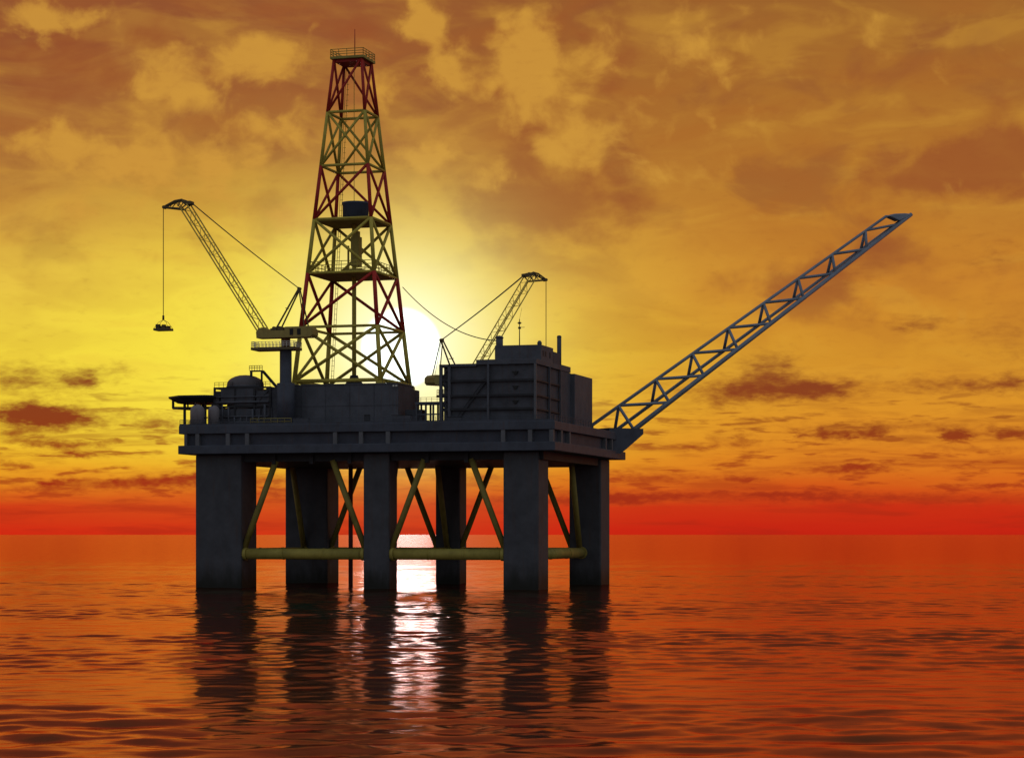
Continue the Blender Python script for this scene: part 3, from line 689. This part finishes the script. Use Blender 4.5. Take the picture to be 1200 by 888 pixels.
for (u, v, r_, zt, lab) in ((2.4, 4.0, 1.5, 38.8, 'pale grey round-topped pressure vessel at the front left of the deck'), (5.0, 6.4, 1.2, 38.7, 'smaller grey round-topped pressure vessel behind the front left one')):
    t = thing('pressure_vessel', lab, 'tank', (u, v, ZD), 'round-topped pressure vessels')
    prof = [(r_, ZD+.5), (r_, zt-r_)]+[(r_*math.cos(R(q)), zt-r_+r_*math.sin(R(q))) for q in (15, 30, 45, 60, 75, 90)]
    MB().lathe((u, v), prof, 24).build('shell', VESS, t)
    MB().lathe((u, v), [(r_*.85, ZD), (r_*.85, ZD+.5)], 20).build('skirt', DARK, t)
    MB().tube((u-.1, v-r_*.5, zt-.5), (u-.1, v-r_*.5, zt+.25), .14).tube((u+r_*.9, v, ZD+1.8), (u+r_*1.5, v, ZD+1.8), .16).build('nozzle', DARK, t)
t = thing('domed_tank', 'big grey dome-topped storage tank standing behind the left pipe module', 'tank', (9.2, 13.2, ZD))
rt = 3.85
prof = [(rt, ZD), (rt, 43.3)]+[(rt*math.cos(R(q)), 43.3+2.0*math.sin(R(q))) for q in (12, 25, 40, 55, 70, 90)]
MB().lathe((9.2, 13.2), prof, 40).build('shell', paint('tank_paint', (.10, .09, .095), .5, .2), t)
MB().lathe((9.2, 13.2), [(rt+.02, 42.6), (rt+.14, 42.7), (rt+.14, 42.9), (rt+.02, 43.0)], 40).build('band', BLOCK, t)
F_ = thing('process_module', 'dark steel module of pipes and catwalks around the domed tank', 'process module', (10, 9, ZD))
m = MB()
for u in (4.0, 8.6, 12.9, 16.4):
    m.box((u-.2, 9.0, ZD), (u+.2, 9.4, 42.5)); m.box((u-.18, 17.4, ZD), (u+.18, 17.8, 42.5))
for z in (38.3, 42.2):
    m.box((3.8, 9.05, z), (16.6, 9.35, z+.35)); m.box((3.8, 17.45, z), (16.6, 17.75, z+.35))
    for u in (4.0, 16.4): m.box((u-.15, 9.4, z), (u+.15, 17.4, z+.3))
for u0, u1 in ((12.9, 16.4),): m.tube((u0, 9.2, 38.4), (u1, 9.2, 42.2), .14, n=6)
m.build('steel_frame', DARK, F_)
m = MB(); m.box((5.4, 9.1, 39.0), (8.4, 9.3, 42.2)); m.box((8.8, 9.1, 38.7), (12.7, 9.3, 42.2)); m.box((13.4, 9.12, 38.65), (16.2, 9.3, 41.0)); m.box((4.2, 9.12, ZD), (12.8, 9.3, 38.0)); m.box((13.1, 9.14, ZD), (14.2, 9.3, 38)); m.box((14.9, 9.14, ZD), (16.8, 9.3, 38.2)); m.box((4.2, 9.14, 38.66), (5.0, 9.3, 41.0))
m.box((13.1, 9.5, ZD), (18.0, 9.8, 41.7)); m.box((15.2, 9.8, 41.0), (18.0, 13, 42.4)); m.box((3.4, 10.2, ZD), (5.2, 10.4, 41.8)); m.box((5.2, 10.2, ZD), (12.6, 10.4, 37.6))
m.build('cladding_panel', BLOCK2, F_)
m = MB()
for i in range(9): m.tube((4.6+i*1.35, 8.7, ZD+.2), (4.6+i*1.35, 8.7, 37.0+random.uniform(-1, 3.5)), random.uniform(.12, .26), n=8)
for z in (35.2, 36.4, 39.4, 40.5): m.tube((4.4, 8.8, z), (16.2, 8.8, z), random.uniform(.12, .24), n=8)
m.build('pipework', BLOCK, F_)
m = MB(); m.rail([(4.0, 9.1, 42.55), (8.0, 9.1, 42.55)], 1.0, .05, 1.0); m.rail([(13.4, 9.1, 42.55), (16.4, 9.1, 42.55)], 1.0, .05, 1.0); m.build('railing', DARK, F_)
m = MB(); m.box((10.7, 11.9, 45.9), (13.5, 13.0, 46.15))
m.tube((11.0, 12, 42.5), (11.0, 12, 46), .28, n=8); m.tube((13.35, 12, 42.4), (13.35, 12, 46), .22, n=8); m.tube((13.4, 12, 46.0), (16.6, 12, 42.5), .2, n=6); m.tube((13.4, 12.9, 46.0), (16.6, 12.9, 42.5), .2, n=6)
m.rail([(10.6, 11.95, 46.15), (13.5, 11.95, 46.15)], .95, .06, .55); m.build('catwalk', DARK, F_)
t = thing('pipe_rack', 'low open steel rack on deck between the drill floor block and quarters', 'rack', (49, 14, ZD))
m = MB()
for u in (46.6, 48.6, 50.2, 52.2): m.box((u-.18, 13.9, ZD), (u+.18, 14.2, 39.0)); m.box((u-.18, 17, ZD), (u+.18, 17.3, 39.0))
m.box((46.3, 13.8, 38.6), (53.6, 17.4, 39.1)); m.box((46.4, 13.95, 36.4), (52.4, 14.15, 36.7)); m.build('rack_frame', BLOCK, t)
m = MB(); m.rail([(46.4, 13.9, 39.1), (53.4, 13.9, 39.1)], .9, .045, 1.2); m.build('railing', DARK, t)
m = MB()
for i in range(5): m.tube((46.3+.5*i, 14.3, 35.2+.0*i), (46.3+.5*i, 22, 35.2), .2, n=8)
m.box((44.0, 14.5, ZD), (47.6, 17.0, 37.6)); m.build('equipment_box', BLOCK2, t)
# deck lockers along the front rail
for (u, w, h, lab) in ((26.0, 1.6, 1.2, 'low grey deck locker behind the front rail, left of the middle leg'), (47.5, 2.0, 1.5, 'grey deck locker behind the front rail, right of the drill floor block'), (58.5, 1.4, 1.0, 'small deck locker behind the front rail below the quarters block')):
    t = thing('deck_locker', lab, 'locker', (u, 2.0, ZD), 'deck lockers behind the front rail')
    MB().box((u-w, 1.6, ZD), (u+w, 2.8, ZD+h)).build('body', BLOCK, t, .05)
    MB().box((u-w-.05, 1.55, ZD+h), (u+w+.05, 2.85, ZD+h+.12)).build('lid', DARK, t)

for o in bpy.data.objects:
    if '_base' in o.keys(): del o['_base']
S.cycles.sample_clamp_indirect = 6.0
S.cycles.use_denoising = True
